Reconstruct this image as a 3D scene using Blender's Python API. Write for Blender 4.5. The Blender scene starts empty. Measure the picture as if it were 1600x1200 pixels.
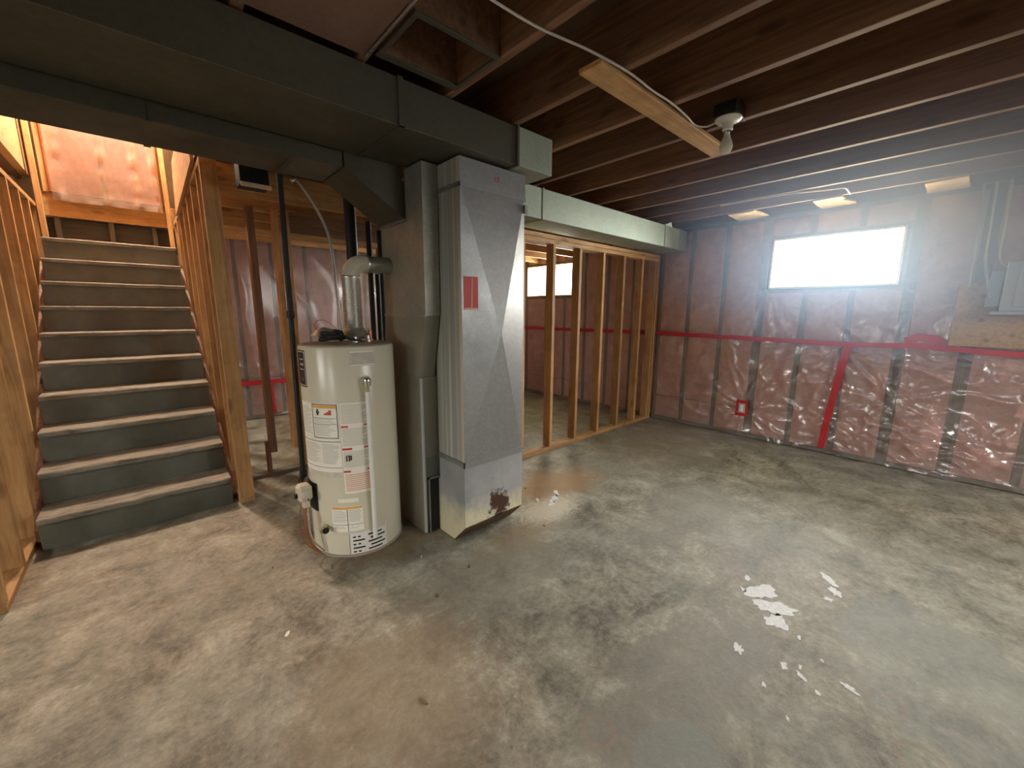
import bpy, bmesh, math, random
from mathutils import Vector, Matrix, noise

random.seed(7)
R = math.radians
scene = bpy.context.scene
col = scene.collection

# ------------------------------------------------------------------ camera
CAM_H = 1.35
PITCH, YAW, ROLL = R(10.18), R(47.79), R(.264)
fw = Vector((math.cos(YAW)*math.cos(PITCH), math.sin(YAW)*math.cos(PITCH), -math.sin(PITCH)))
rt = Vector((math.sin(YAW), -math.cos(YAW), 0))
up = rt.cross(fw)
rt, up = rt*math.cos(ROLL)+up*math.sin(ROLL), up*math.cos(ROLL)-rt*math.sin(ROLL)
cam_d = bpy.data.cameras.new('camera')
cam_d.sensor_width = 36
cam_d.lens = 36*628.7/1600
cam_d.clip_start = .02
cam = bpy.data.objects.new('camera', cam_d)
m = Matrix((rt, up, -fw)).transposed().to_4x4()
m.translation = (0, 0, CAM_H)
cam.matrix_world = m
col.objects.link(cam)
scene.camera = cam

# ------------------------------------------------------------------ world, light, exposure
vs = scene.view_settings
vs.view_transform = 'Standard'; vs.look = 'None'; vs.gamma = 1; vs.exposure = 0.45
vs.use_curve_mapping = False
world = bpy.data.worlds.new('overcast_sky'); scene.world = world
world.use_nodes = True
world.node_tree.nodes['Background'].inputs[0].default_value = (.86, .93, 1, 1)
world.node_tree.nodes['Background'].inputs[1].default_value = 2.5

def area(name, loc, direction, sx, sy, power, color):
    l = bpy.data.lights.new(name, 'AREA'); l.shape = 'RECTANGLE'
    l.size, l.size_y, l.energy, l.color = sx, sy, power, color
    o = bpy.data.objects.new(name, l); o.location = loc
    o.rotation_euler = Vector(direction).to_track_quat('-Z', 'Y').to_euler()
    col.objects.link(o); return o
# daylight falling in through windows, some of them added
DAY = (1.0, .98, .95)
# (patches of sky standing outside and above each opening, so the light falls downward)
area('sky_outside_window', (5.75, .885, 2.45), (-1, 0, -.75), 1.7, 1.0, 480, DAY)
area('sky_outside_window', (5.75, 4.41, 2.45), (-1, 0, -.75), 1.7, 1.0, 330, (1, .93, .80))
area('daylight_window', (5.13, .885, 1.83), (-1, 0, 0), .86, .38, 62, (.90, .95, 1))
area('daylight_window', (5.13, 4.41, 1.83), (-1, 0, 0), .86, .38, 60, (1, .93, .80))
area('sky_outside_window', (-5.25, 1.75, 2.55), (1, 0, -.58), 1.5, 1.1, 400, (1, .95, .85))
area('sky_outside_window', (-5.25, -.65, 2.55), (1, 0, -.58), 1.5, 1.1, 400, (1, .95, .85))  # shines through the added left window onto the plastic wall
area('sky_outside_window', (2.9, -3.25, 2.50), (0, 1, -.62), 2.0, 1.1, 230, (1, .95, .87))  # fill light through the added window behind the viewer

# ------------------------------------------------------------------ materials
def mat(name):
    mt = bpy.data.materials.new(name); mt.use_nodes = True
    nt = mt.node_tree; b = nt.nodes['Principled BSDF']
    return mt, nt, b
def N(nt, t, **kw):
    n = nt.nodes.new(t)
    for k, v in kw.items():
        if k.startswith('i_'):
            key = k[2:]
            n.inputs[int(key) if key.isdigit() else key.replace('_', ' ')].default_value = v
        else: setattr(n, k, v)
    return n
def ramp(nt, fac, stops):
    r_ = N(nt, 'ShaderNodeValToRGB'); e = r_.color_ramp.elements
    while len(e) < len(stops): e.new(.5)
    for el, (p, c) in zip(e, stops):
        el.position = p; el.color = (*c, 1) if len(c) == 3 else c
    nt.links.new(fac, r_.inputs[0]); return r_.outputs[0]
def mixc(nt, fac, a, b, mode='MIX'):
    n = N(nt, 'ShaderNodeMix', data_type='RGBA', blend_type=mode)
    for s, v in ((n.inputs[0], fac), (n.inputs[6], a), (n.inputs[7], b)):
        if hasattr(v, 'is_linked') or hasattr(v, 'links'): nt.links.new(v, s)
        elif isinstance(v, (int, float)): s.default_value = v
        else: s.default_value = (*v, 1)
    return n.outputs[2]
def math_(nt, op, a, b=None, clamp=False):
    n = N(nt, 'ShaderNodeMath', operation=op, use_clamp=clamp)
    for s, v in ((n.inputs[0], a), (n.inputs[1], b)):
        if v is None: continue
        if isinstance(v, (int, float)): s.default_value = v
        else: nt.links.new(v, s)
    return n.outputs[0]
def coords(nt, scale=(1, 1, 1), rand=True, kind='Object'):
    tc = N(nt, 'ShaderNodeTexCoord'); mp = N(nt, 'ShaderNodeMapping')
    mp.inputs['Scale'].default_value = scale
    nt.links.new(tc.outputs[kind], mp.inputs['Vector'])
    if rand:
        oi = N(nt, 'ShaderNodeObjectInfo')
        v = N(nt, 'ShaderNodeVectorMath', operation='ADD')
        s = math_(nt, 'MULTIPLY', oi.outputs['Random'], 37.0)
        nt.links.new(mp.outputs[0], v.inputs[0]); nt.links.new(s, v.inputs[1])
        return v.outputs[0]
    return mp.outputs[0]
def noise_t(nt, vec, scale, detail=4, rough=.55, dist=0):
    n = N(nt, 'ShaderNodeTexNoise', i_Scale=scale, i_Detail=detail, i_Roughness=rough, i_Distortion=dist)
    nt.links.new(vec, n.inputs['Vector']); return n.outputs[0]
def bump(nt, b, h, strength, dist=.01):
    bp = N(nt, 'ShaderNodeBump', i_Strength=strength, i_Distance=dist)
    nt.links.new(h, bp.inputs['Height']); nt.links.new(bp.outputs[0], b.inputs['Normal'])

def wood(name, axis, dark, mid, light, rough=.65, stain=0):
    mt, nt, b = mat(name)
    sc = [14, 14, 14]; sc[axis] = .9
    v = coords(nt, sc)
    g = noise_t(nt, v, 2.2, 6, .6, 1.2)
    c = ramp(nt, g, [(.25, dark), (.5, mid), (.78, light)])
    ks = [9, 9, 9]; ks[axis] = 3.2
    kv = coords(nt, ks)
    vo = N(nt, 'ShaderNodeTexVoronoi', i_Scale=1.0, i_Randomness=1.0); nt.links.new(kv, vo.inputs['Vector'])
    k = ramp(nt, vo.outputs['Distance'], [(.0, (1, 1, 1)), (.13, (.6, .6, .6)), (.2, (0, 0, 0))])
    c = mixc(nt, math_(nt, 'MULTIPLY', k, .75), c, tuple(x*.45 for x in dark))
    oi = N(nt, 'ShaderNodeObjectInfo')
    tone = ramp(nt, oi.outputs['Random'], [(0, (.78, .76, .72)), (1, (1.12, 1.1, 1.06))])
    c = mixc(nt, 1.0, c, tone, 'MULTIPLY')
    if stain:
        s = noise_t(nt, coords(nt, (1, 1, 1)), 5, 3, .6)
        c = mixc(nt, math_(nt, 'MULTIPLY', ramp(nt, s, [(.48, (0, 0, 0)), (.6, (1, 1, 1))]), stain), c, tuple(x*.5 for x in dark))
    nt.links.new(c, b.inputs['Base Color']); b.inputs['Roughness'].default_value = rough
    bump(nt, b, g, .15, .004)
    return mt
LD, LM, LL = (.30, .145, .05), (.50, .28, .11), (.62, .38, .17)
W = [wood('lumber_%s' % 'xyz'[a], a, LD, LM, LL, stain=.25) for a in range(3)]
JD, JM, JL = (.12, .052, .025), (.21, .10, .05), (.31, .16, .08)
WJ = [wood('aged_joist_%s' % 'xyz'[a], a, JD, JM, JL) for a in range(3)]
WG = [wood('weathered_stud_%s' % 'xyz'[a], a, (.075, .062, .048), (.125, .105, .08), (.18, .15, .115)) for a in range(3)]
WP = wood('plywood', 0, (.38, .22, .10), (.52, .33, .16), (.62, .42, .22))

def plain(name, c, rough=.6, metal=0, var=.15, scale=12, spec=.5):
    mt, nt, b = mat(name)
    v = coords(nt)
    n = noise_t(nt, v, scale, 5, .6)
    cc = ramp(nt, n, [(.25, tuple(x*(1-var) for x in c)), (.75, tuple(min(1, x*(1+var)) for x in c))])
    nt.links.new(cc, b.inputs['Base Color'])
    b.inputs['Roughness'].default_value = rough; b.inputs['Metallic'].default_value = metal
    b.inputs['Specular IOR Level'].default_value = spec
    return mt

def galvanized(name, c, rough=.42, metal=.75, blot=.35):
    mt, nt, b = mat(name)
    v = coords(nt)
    vo = N(nt, 'ShaderNodeTexVoronoi', i_Scale=75.0); nt.links.new(v, vo.inputs['Vector'])
    hs = N(nt, 'ShaderNodeSeparateColor'); nt.links.new(vo.outputs['Color'], hs.inputs[0])
    n = noise_t(nt, v, 3.2, 6, .65)
    c1 = ramp(nt, hs.outputs[0], [(0, tuple(x*.93 for x in c)), (1, tuple(min(1, x*1.06) for x in c))])
    c2 = mixc(nt, math_(nt, 'MULTIPLY', ramp(nt, n, [(.4, (0, 0, 0)), (.7, (1, 1, 1))]), blot), c1, tuple(x*.55 for x in c))
    nt.links.new(c2, b.inputs['Base Color']); b.inputs['Metallic'].default_value = metal
    rr = ramp(nt, n, [(.3, (rough*.8,)*3), (.7, (rough*1.25,)*3)])
    nt.links.new(rr, b.inputs['Roughness'])
    bump(nt, b, n, .12, .01)
    return mt
M_galv = galvanized('galvanized_steel', (.33, .335, .33))
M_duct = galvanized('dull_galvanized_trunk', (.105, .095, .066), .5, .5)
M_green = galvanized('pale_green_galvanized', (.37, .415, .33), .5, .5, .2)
M_plen = galvanized('stained_galvanized', (.40, .39, .33), .5, .6, .6)
M_flue = galvanized('bright_flue_pipe', (.72, .72, .68), .28, .9, .2)

# galvanized boot with a white lime bloom near the floor and a rust hole stain
def boot_material():
    mt, nt, b = mat('corroded_galvanized')
    v = coords(nt, rand=False)
    sx = N(nt, 'ShaderNodeSeparateXYZ'); nt.links.new(v, sx.inputs[0])
    n = noise_t(nt, v, 9, 6, .7)
    n2 = noise_t(nt, v, 3, 4, .6)
    base = ramp(nt, n2, [(.3, (.27, .28, .29)), (.7, (.42, .42, .41))])
    # z is measured from the middle of the boot, 0.25 m above the floor
    h = math_(nt, 'ADD', sx.outputs[2], math_(nt, 'MULTIPLY', math_(nt, 'SUBTRACT', n, .5), .30))
    lime = ramp(nt, math_(nt, 'ADD', math_(nt, 'MULTIPLY', h, -2.4), .42), [(.35, (0, 0, 0)), (.75, (1, 1, 1))])
    c = mixc(nt, lime, base, (.72, .66, .45))
    fx = math_(nt, 'GREATER_THAN', sx.outputs[1], -.1)
    # rust blotch on the front sheet
    dx = math_(nt, 'MULTIPLY', math_(nt, 'SUBTRACT', sx.outputs[0], .03), 1/.13)
    dz = math_(nt, 'MULTIPLY', math_(nt, 'ADD', sx.outputs[2], .08), 1/.26)
    d = math_(nt, 'SQRT', math_(nt, 'ADD', math_(nt, 'MULTIPLY', dx, dx), math_(nt, 'MULTIPLY', dz, dz)))
    d = math_(nt, 'ADD', d, math_(nt, 'MULTIPLY', math_(nt, 'SUBTRACT', n, .5), 2.2))
    halo = ramp(nt, d, [(.0, (1, 1, 1)), (.5, (1, 1, 1)), (.68, (0, 0, 0))])
    rust = ramp(nt, d, [(.30, (1, 1, 1)), (.42, (0, 0, 0))])
    front = math_(nt, 'LESS_THAN', sx.outputs[1], -.06)
    c = mixc(nt, math_(nt, 'MULTIPLY', math_(nt, 'MULTIPLY', halo, ramp(nt, noise_t(nt, v, 30, 3), [(.45, (0, 0, 0)), (.6, (1, 1, 1))])), front), c, (.13, .115, .09))
    c = mixc(nt, math_(nt, 'MULTIPLY', rust, front), c, (.075, .032, .018))
    nt.links.new(c, b.inputs['Base Color'])
    b.inputs['Metallic'].default_value = .35; b.inputs['Roughness'].default_value = .6
    bump(nt, b, n, .2, .01)
    return mt
M_boot = boot_material()

# column side with cement-like drips running down
def streak_material():
    mt, nt, b = mat('streaked_galvanized')
    v = coords(nt, (1, 34, .25), rand=False)
    n = noise_t(nt, v, 1.4, 3, .6)
    c = ramp(nt, n, [(.44, (.34, .35, .32)), (.56, (.46, .445, .38)), (.70, (.74, .69, .54))])
    nt.links.new(c, b.inputs['Base Color']); b.inputs['Metallic'].default_value = .35
    b.inputs['Roughness'].default_value = .5
    return mt
M_streak = streak_material()

M_furn = plain('furnace_enamel', (.24, .225, .175), .45, .1, .1, 6)
M_furng = plain('furnace_green_enamel', (.16, .19, .15), .35, .2, .12, 5)
M_dark = plain('black_iron', (.022, .02, .018), .5, .4)
M_black = plain('black_plastic', (.010, .010, .010), .65)
M_tank = plain('beige_enamel', (.70, .66, .52), .26, 0, .04, 4)
M_tanktop = plain('dusty_enamel', (.36, .32, .25), .6, 0, .25, 14)
M_white = plain('white_plastic', (.80, .79, .74), .35, 0, .05)
M_label = plain('label_paper', (.90, .86, .76), .55, 0, .05, 6)
M_print = plain('label_print_grey', (.40, .39, .35), .6, 0, .1)
M_printk = plain('label_print_black', (.03, .03, .03), .5, 0, .1)
M_red = plain('label_red', (.55, .06, .05), .5, 0, .1)
M_pinkprint = plain('label_print_pink', (.72, .42, .30), .6, 0, .15)
M_orange = plain('label_orange', (.80, .42, .08), .5, 0, .1)
M_faded = plain('faded_sticker', (.60, .56, .48), .4, 0, .18, 30)
M_brass = plain('brass', (.55, .44, .24), .35, .9, .15)
M_chrome = plain('nickel', (.62, .60, .55), .25, .95, .1)
M_copper = plain('copper', (.42, .17, .08), .4, .9, .2)
M_valve = plain('grey_cream_cast', (.60, .55, .42), .45, 0, .08)
M_cable = plain('cream_cable', (.62, .56, .46), .5, 0, .08)
M_flex = plain('grey_flex_conduit', (.42, .40, .35), .4, .6, .1)
M_porc = plain('porcelain', (.74, .70, .60), .25, 0, .04)
M_bulb = plain('frosted_glass', (.74, .70, .58), .2, 0, .03)
M_frame = plain('cream_window_frame', (.80, .74, .50), .4, 0, .04)
M_tape = plain('red_sheathing_tape', (.50, .02, .03), .3, 0, .12, 8)
M_plast = plain('grey_panel_paint', (.42, .44, .44), .45, .2, .05)
M_conc = plain('foundation_concrete', (.40, .38, .34), .9, 0, .2, 5)
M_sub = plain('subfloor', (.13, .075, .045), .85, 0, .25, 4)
M_osb = plain('pale_board', (.70, .52, .34), .7, 0, .15, 20)
M_pan_reflection = galvanized('pan_metal_red_reflection', (.34, .20, .15), .45, .5)  # pan metal with its reddish reflection put into the base colour
M_rust = plain('brown_rust', (.085, .045, .022), .85, 0, .4, 30)
M_flake = plain('white_paint_flake', (.66, .66, .65), .75, 0, .2, 60)
M_chip = plain('dry_wood_chip', (.16, .10, .055), .8, 0, .3)
M_chipw = plain('pale_plaster_chip', (.66, .62, .54), .8, 0, .2)

# grey-green painted stair boards, worn on the edges
def stair_mat():
    mt, nt, b = mat('worn_grey_green_paint')
    v = coords(nt)
    n = noise_t(nt, v, 7, 6, .65); n2 = noise_t(nt, v, 38, 4, .6)
    c = ramp(nt, n, [(.3, (.098, .099, .076)), (.7, (.142, .143, .112))])
    c = mixc(nt, ramp(nt, n2, [(.66, (0, 0, 0)), (.74, (1, 1, 1))]), c, (.10, .08, .055))
    nt.links.new(c, b.inputs['Base Color']); b.inputs['Roughness'].default_value = .55
    bump(nt, b, n2, .1, .004)
    return mt
M_stair = stair_mat()
def tread_mat():
    mt, nt, b = mat('scuffed_tread_paint')
    v = coords(nt, (3, 12, 12)); n = noise_t(nt, v, 2.4, 6, .7)
    c = ramp(nt, n, [(.34, (.08, .07, .05)), (.44, (.175, .16, .125)), (.62, (.26, .24, .195))])
    nt.links.new(c, b.inputs['Base Color']); b.inputs['Roughness'].default_value = .6
    bump(nt, b, n, .25, .006)
    return mt
M_tread = tread_mat()

def pink_mat():
    mt, nt, b = mat('pink_fibreglass')
    v = coords(nt); n = noise_t(nt, v, 9, 7, .72); n2 = noise_t(nt, v, 2.5, 3)
    c = ramp(nt, n, [(.25, (.56, .27, .23)), (.55, (.80, .45, .39)), (.8, (.90, .60, .53))])
    c = mixc(nt, ramp(nt, n2, [(.35, (.35, .35, .35)), (.7, (0, 0, 0))]), c, (.58, .30, .25))
    nt.links.new(c, b.inputs['Base Color']); b.inputs['Roughness'].default_value = 1
    bump(nt, b, n, .5, .02)
    return mt
M_pink = pink_mat()

def poly_mat():
    mt, nt, b = mat('clear_poly_sheet')
    nt.nodes.remove(b); out = nt.nodes['Material Output']
    tr = N(nt, 'ShaderNodeBsdfTransparent', i_Color=(.97, .96, .95, 1))
    gl = N(nt, 'ShaderNodeBsdfGlossy', i_Color=(1, 1, 1, 1), i_Roughness=.19)
    df = N(nt, 'ShaderNodeBsdfDiffuse', i_Color=(.86, .76, .73, 1))
    m1 = N(nt, 'ShaderNodeMixShader', i_Fac=.15); nt.links.new(tr.outputs[0], m1.inputs[1]); nt.links.new(df.outputs[0], m1.inputs[2])
    lw = N(nt, 'ShaderNodeLayerWeight', i_Blend=.22)
    f = math_(nt, 'ADD', math_(nt, 'MULTIPLY', lw.outputs['Fresnel'], .9), .10, True)
    m2 = N(nt, 'ShaderNodeMixShader'); nt.links.new(f, m2.inputs[0]); nt.links.new(m1.outputs[0], m2.inputs[1]); nt.links.new(gl.outputs[0], m2.inputs[2])
    nt.links.new(m2.outputs[0], out.inputs[0])
    return mt
M_poly = poly_mat()
def glass_mat():
    mt, nt, b = mat('window_glass')
    nt.nodes.remove(b); out = nt.nodes['Material Output']
    tr = N(nt, 'ShaderNodeBsdfTransparent'); gl = N(nt, 'ShaderNodeBsdfGlossy', i_Roughness=.02)
    m1 = N(nt, 'ShaderNodeMixShader', i_Fac=.05); nt.links.new(tr.outputs[0], m1.inputs[1]); nt.links.new(gl.outputs[0], m1.inputs[2])
    nt.links.new(m1.outputs[0], out.inputs[0]); return mt
M_glass = glass_mat()

def floor_mat():
    mt, nt, b = mat('stained_concrete_slab')
    v = coords(nt, rand=False, kind='Object')
    big = noise_t(nt, v, 1.2, 10, .68, .3); med = noise_t(nt, v, 4.2, 12, .74, .4); fine = noise_t(nt, v, 34, 8, .75)
    mf = math_(nt, 'ADD', math_(nt, 'MULTIPLY', med, .68), math_(nt, 'MULTIPLY', fine, .32))
    c = ramp(nt, mf, [(.40, (.082, .070, .047)), (.465, (.185, .165, .120)), (.53, (.27, .247, .187)), (.61, (.41, .385, .31))])
    c = mixc(nt, ramp(nt, big, [(.42, (0, 0, 0)), (.58, (.75, .75, .75))]), c, mixc(nt, ramp(nt, mf, [(.40, (0, 0, 0)), (.60, (1, 1, 1))]), (.125, .123, .095), (.29, .286, .232)))
    sx = N(nt, 'ShaderNodeSeparateXYZ'); nt.links.new(v, sx.inputs[0])
    def blob(cx, cy, rx, ry, soft, wob=.9, n=med):
        dx = math_(nt, 'MULTIPLY', math_(nt, 'SUBTRACT', sx.outputs[0], cx), 1/rx)
        dy = math_(nt, 'MULTIPLY', math_(nt, 'SUBTRACT', sx.outputs[1], cy), 1/ry)
        d = math_(nt, 'SQRT', math_(nt, 'ADD', math_(nt, 'MULTIPLY', dx, dx), math_(nt, 'MULTIPLY', dy, dy)))
        d = math_(nt, 'ADD', d, math_(nt, 'MULTIPLY', math_(nt, 'SUBTRACT', n, .5), wob*2))
        d = math_(nt, 'MULTIPLY', d, .5)
        return ramp(nt, d, [(max(0, .5-soft), (1, 1, 1)), (.5+soft*.2, (0, 0, 0))])
    def lay(c, f, k, colr): return mixc(nt, math_(nt, 'MULTIPLY', f, k), c, colr)
    c = lay(c, blob(2.25, 2.0, .55, .30, .25), .75, (.33, .185, .075))     # rusty spill by the duct
    c = lay(c, blob(1.55, 1.62, .4, .16, .2), .6, (.24, .17, .09))
    c = lay(c, blob(1.35, .52, .55, .22, .1), .65, (.20, .19, .155))       # damp patches
    c = lay(c, blob(1.15, 1.45, .5, .26, .15), .55, (.22, .195, .15))
    c = lay(c, blob(2.6, 1.1, .6, .3, .15), .5, (.22, .205, .165))
    c = lay(c, blob(2.1, -.1, .45, .3, .1), .5, (.24, .25, .22))
    c = lay(c, blob(1.05, .40, .16, .12, .04, .35), .6, (.20, .215, .19))
    c = lay(c, blob(.55, 1.2, .40, .35, .2), .5, (.25, .19, .12))
    c = lay(c, blob(.95, 2.05, .35, .14, .25), .6, (.20, .135, .07))
    c = lay(c, blob(1.95, 1.75, .30, .16, .25, 1.3, fine), .7, (.60, .54, .42))
    c = lay(c, blob(3.9, 1.9, 1.0, .5, .2), .45, (.27, .235, .195))
    c = lay(c, ramp(nt, fine, [(.62, (0, 0, 0)), (.72, (1, 1, 1))]), .4, (.56, .52, .43))
    c = lay(c, ramp(nt, fine, [(.28, (1, 1, 1)), (.36, (0, 0, 0))]), .5, (.18, .145, .10))
    # rings left by cans
    for cx, cy, rr in ((1.77, .0, .055), (1.61, -.1, .06), (.95, .62, .05)):
        dx = math_(nt, 'SUBTRACT', sx.outputs[0], cx); dy = math_(nt, 'SUBTRACT', sx.outputs[1], cy)
        d = math_(nt, 'SQRT', math_(nt, 'ADD', math_(nt, 'MULTIPLY', dx, dx), math_(nt, 'MULTIPLY', dy, dy)))
        w = math_(nt, 'ABSOLUTE', math_(nt, 'SUBTRACT', d, rr))
        c = lay(c, ramp(nt, math_(nt, 'MULTIPLY', w, 50), [(.1, (1, 1, 1)), (.35, (0, 0, 0))]), .45, (.27, .16, .11))
    nt.links.new(c, b.inputs['Base Color'])
    rr = ramp(nt, med, [(.3, (.5,)*3), (.7, (.72,)*3)]); nt.links.new(rr, b.inputs['Roughness'])
    hh = math_(nt, 'ADD', math_(nt, 'MULTIPLY', med, .6), math_(nt, 'MULTIPLY', fine, .4))
    bump(nt, b, hh, .5, .014)
    return mt
M_floor = floor_mat()

# ------------------------------------------------------------------ mesh helpers
def link(name, me, material, parent=None, loc=(0, 0, 0)):
    o = bpy.data.objects.new(name, me); col.objects.link(o)
    if material and not me.materials: me.materials.append(material)
    o.location = Vector(loc)
    if parent is not None:
        o.parent = parent
        p = parent; off = Vector((0, 0, 0))
        while p is not None: off += p.location; p = p.parent
        o.location = Vector(loc) - off
    return o
def finish(bm, name, smooth=False, angle=40):
    bmesh.ops.recalc_face_normals(bm, faces=bm.faces)
    me = bpy.data.meshes.new(name); bm.to_mesh(me); bm.free()
    if smooth:
        for p in me.polygons: p.use_smooth = True
        me.set_sharp_from_angle(angle=R(angle))
    return me
def add_box(bm, c, s, bev=0):
    r_ = bmesh.ops.create_cube(bm, size=1)
    for v in r_['verts']:
        v.co = Vector((v.co.x*s[0]+c[0], v.co.y*s[1]+c[1], v.co.z*s[2]+c[2]))
    if bev:
        es = list({e for v in r_['verts'] for e in v.link_edges})
        bmesh.ops.bevel(bm, geom=es, offset=bev, segments=1, affect='EDGES')
cache = {}
def box(name, x0, x1, y0, y1, z0, z1, material, parent=None, bev=.002):
    s = (abs(x1-x0), abs(y1-y0), abs(z1-z0))
    key = ('box', tuple(round(v, 4) for v in s), bev, material.name)
    if key not in cache:
        bm = bmesh.new(); add_box(bm, (0, 0, 0), s, bev)
        cache[key] = finish(bm, name)
    return link(name, cache[key], material, parent, ((x0+x1)/2, (y0+y1)/2, (z0+z1)/2))
def boxes(name, lst, material, parent=None, loc=(0, 0, 0), bev=0):
    bm = bmesh.new()
    for x0, x1, y0, y1, z0, z1 in lst:
        add_box(bm, ((x0+x1)/2-loc[0], (y0+y1)/2-loc[1], (z0+z1)/2-loc[2]), (x1-x0, y1-y0, z1-z0), bev)
    return link(name, finish(bm, name), material, parent, loc)
def prism(name, pts, vec, material, parent=None, loc=None, bev=0):
    """polygon pts (world) pushed along vec"""
    loc = Vector(loc) if loc else sum((Vector(p) for p in pts), Vector())/len(pts)
    bm = bmesh.new(); vec = Vector(vec)
    a = [bm.verts.new(Vector(p)-loc) for p in pts]; b_ = [bm.verts.new(Vector(p)+vec-loc) for p in pts]
    bm.faces.new(a); bm.faces.new(b_[::-1])
    for i in range(len(a)):
        j = (i+1) % len(a); bm.faces.new((a[i], b_[i], b_[j], a[j]))
    if bev: bmesh.ops.bevel(bm, geom=list(bm.edges), offset=bev, segments=1, affect='EDGES')
    return link(name, finish(bm, name), material, parent, loc)
def tube(name, pts, rad, material, parent=None, seg=10, smooth_pts=0):
    pts = [Vector(p) for p in pts]
    if smooth_pts:
        q = []
        for i in range(len(pts)-1):
            p0, p1, p2, p3 = pts[max(i-1, 0)], pts[i], pts[i+1], pts[min(i+2, len(pts)-1)]
            for k in range(smooth_pts):
                t = k/smooth_pts
                q.append(.5*((2*p1)+(p2-p0)*t+(2*p0-5*p1+4*p2-p3)*t*t+(3*p1-p0-3*p2+p3)*t**3))
        pts = q+[pts[-1]]
    loc = pts[0].copy(); bm = bmesh.new(); rings = []
    t0 = (pts[1]-pts[0]).normalized(); nrm = t0.orthogonal().normalized()
    for i, p in enumerate(pts):
        if i == 0: t = t0
        elif i == len(pts)-1: t = (p-pts[i-1]).normalized()
        else: t = ((p-pts[i-1]).normalized()+(pts[i+1]-p).normalized()).normalized()
        nrm = (nrm-t*nrm.dot(t)).normalized(); bn = t.cross(nrm)
        r_ = rad[i] if isinstance(rad, (list, tuple)) else rad
        rings.append([bm.verts.new(p-loc+(nrm*math.cos(2*math.pi*k/seg)+bn*math.sin(2*math.pi*k/seg))*r_) for k in range(seg)])
    for a, b_ in zip(rings, rings[1:]):
        for k in range(seg): bm.faces.new((a[k], a[(k+1) % seg], b_[(k+1) % seg], b_[k]))
    bm.faces.new(rings[0][::-1]); bm.faces.new(rings[-1])
    return link(name, finish(bm, name, True, 50), material, parent, loc)
def lathe(name, prof, loc, material, parent=None, seg=40, axis='z', smooth=True):
    bm = bmesh.new(); rings = []
    for r_, z in prof:
        ring = []
        for k in range(seg):
            a = 2*math.pi*k/seg; p = Vector((r_*math.cos(a), r_*math.sin(a), z))
            if axis == 'y': p = Vector((p.x, -p.z, p.y))
            if axis == 'x': p = Vector((-p.z, p.x, p.y))
            ring.append(bm.verts.new(p))
        rings.append(ring)
    for a, b_ in zip(rings, rings[1:]):
        for k in range(seg): bm.faces.new((a[k], a[(k+1) % seg], b_[(k+1) % seg], b_[k]))
    bm.faces.new(rings[0][::-1]); bm.faces.new(rings[-1])
    return link(name, finish(bm, name, smooth, 35), material, parent, loc)

def tag(o, label, cat, group=None, kind=None):
    o['label'] = label; o['category'] = cat
    if group: o['group'] = group
    if kind: o['kind'] = kind
    return o
def thing(name, loc, label, cat, group=None, kind=None):
    o = bpy.data.objects.new(name, None); o.empty_display_size = .1
    col.objects.link(o); o.location = loc
    return tag(o, label, cat, group, kind)

# ------------------------------------------------------------------ levels and lines of the place
JZ = 2.31            # underside of the floor joists
SUB = 2.545          # underside of the subfloor
XW = 4.82            # inner face of the window wall framing
YF = 5.85            # inner face of the far wall framing
XL, YB = -4.4, -2.4  # the walls behind the camera
SXL, SXR = -.57, .33 # clear width of the stairs

# ------------------------------------------------------------------ floor
fl = box('floor', XL-.25, XW+.35, YB-.25, YF+.35, -.15, 0, M_floor, bev=0)
# keep the stain pattern in room coordinates
fl.data.transform(Matrix.Translation(fl.location)); fl.location = (0, 0, 0)
tag(fl, 'worn stained concrete basement floor slab', 'floor', kind='structure')

# ------------------------------------------------------------------ ceiling: subfloor and joists
ce = boxes('ceiling', [(XL-.2, XW+.3, YB-.2, 2.95, SUB, SUB+.03), (SXR+.12, XW+.3, 2.95, YF+.3, SUB, SUB+.03),
                       (XL-.2, SXL-.12, 2.95, YF+.3, SUB, SUB+.03)], M_sub)
tag(ce, 'dark wooden subfloor over rows of exposed floor joists', 'ceiling', kind='structure')
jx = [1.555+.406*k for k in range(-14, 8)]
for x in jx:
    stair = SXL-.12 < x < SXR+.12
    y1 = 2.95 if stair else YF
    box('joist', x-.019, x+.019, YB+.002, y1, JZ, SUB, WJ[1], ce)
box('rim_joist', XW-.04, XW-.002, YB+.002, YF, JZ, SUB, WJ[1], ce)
box('stair_header', SXL-.12, SXR+.12, 2.95, 2.99, JZ-.02, SUB, WJ[0], ce)
# lower cross joists over the back room
for k in range(1, 7):
    y = 3.02+.41*k
    if y > YF-.05: break
    box('cross_joist', .46, XW-.045, y-.019, y+.019, 2.12, JZ-.001, W[0], ce)

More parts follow.
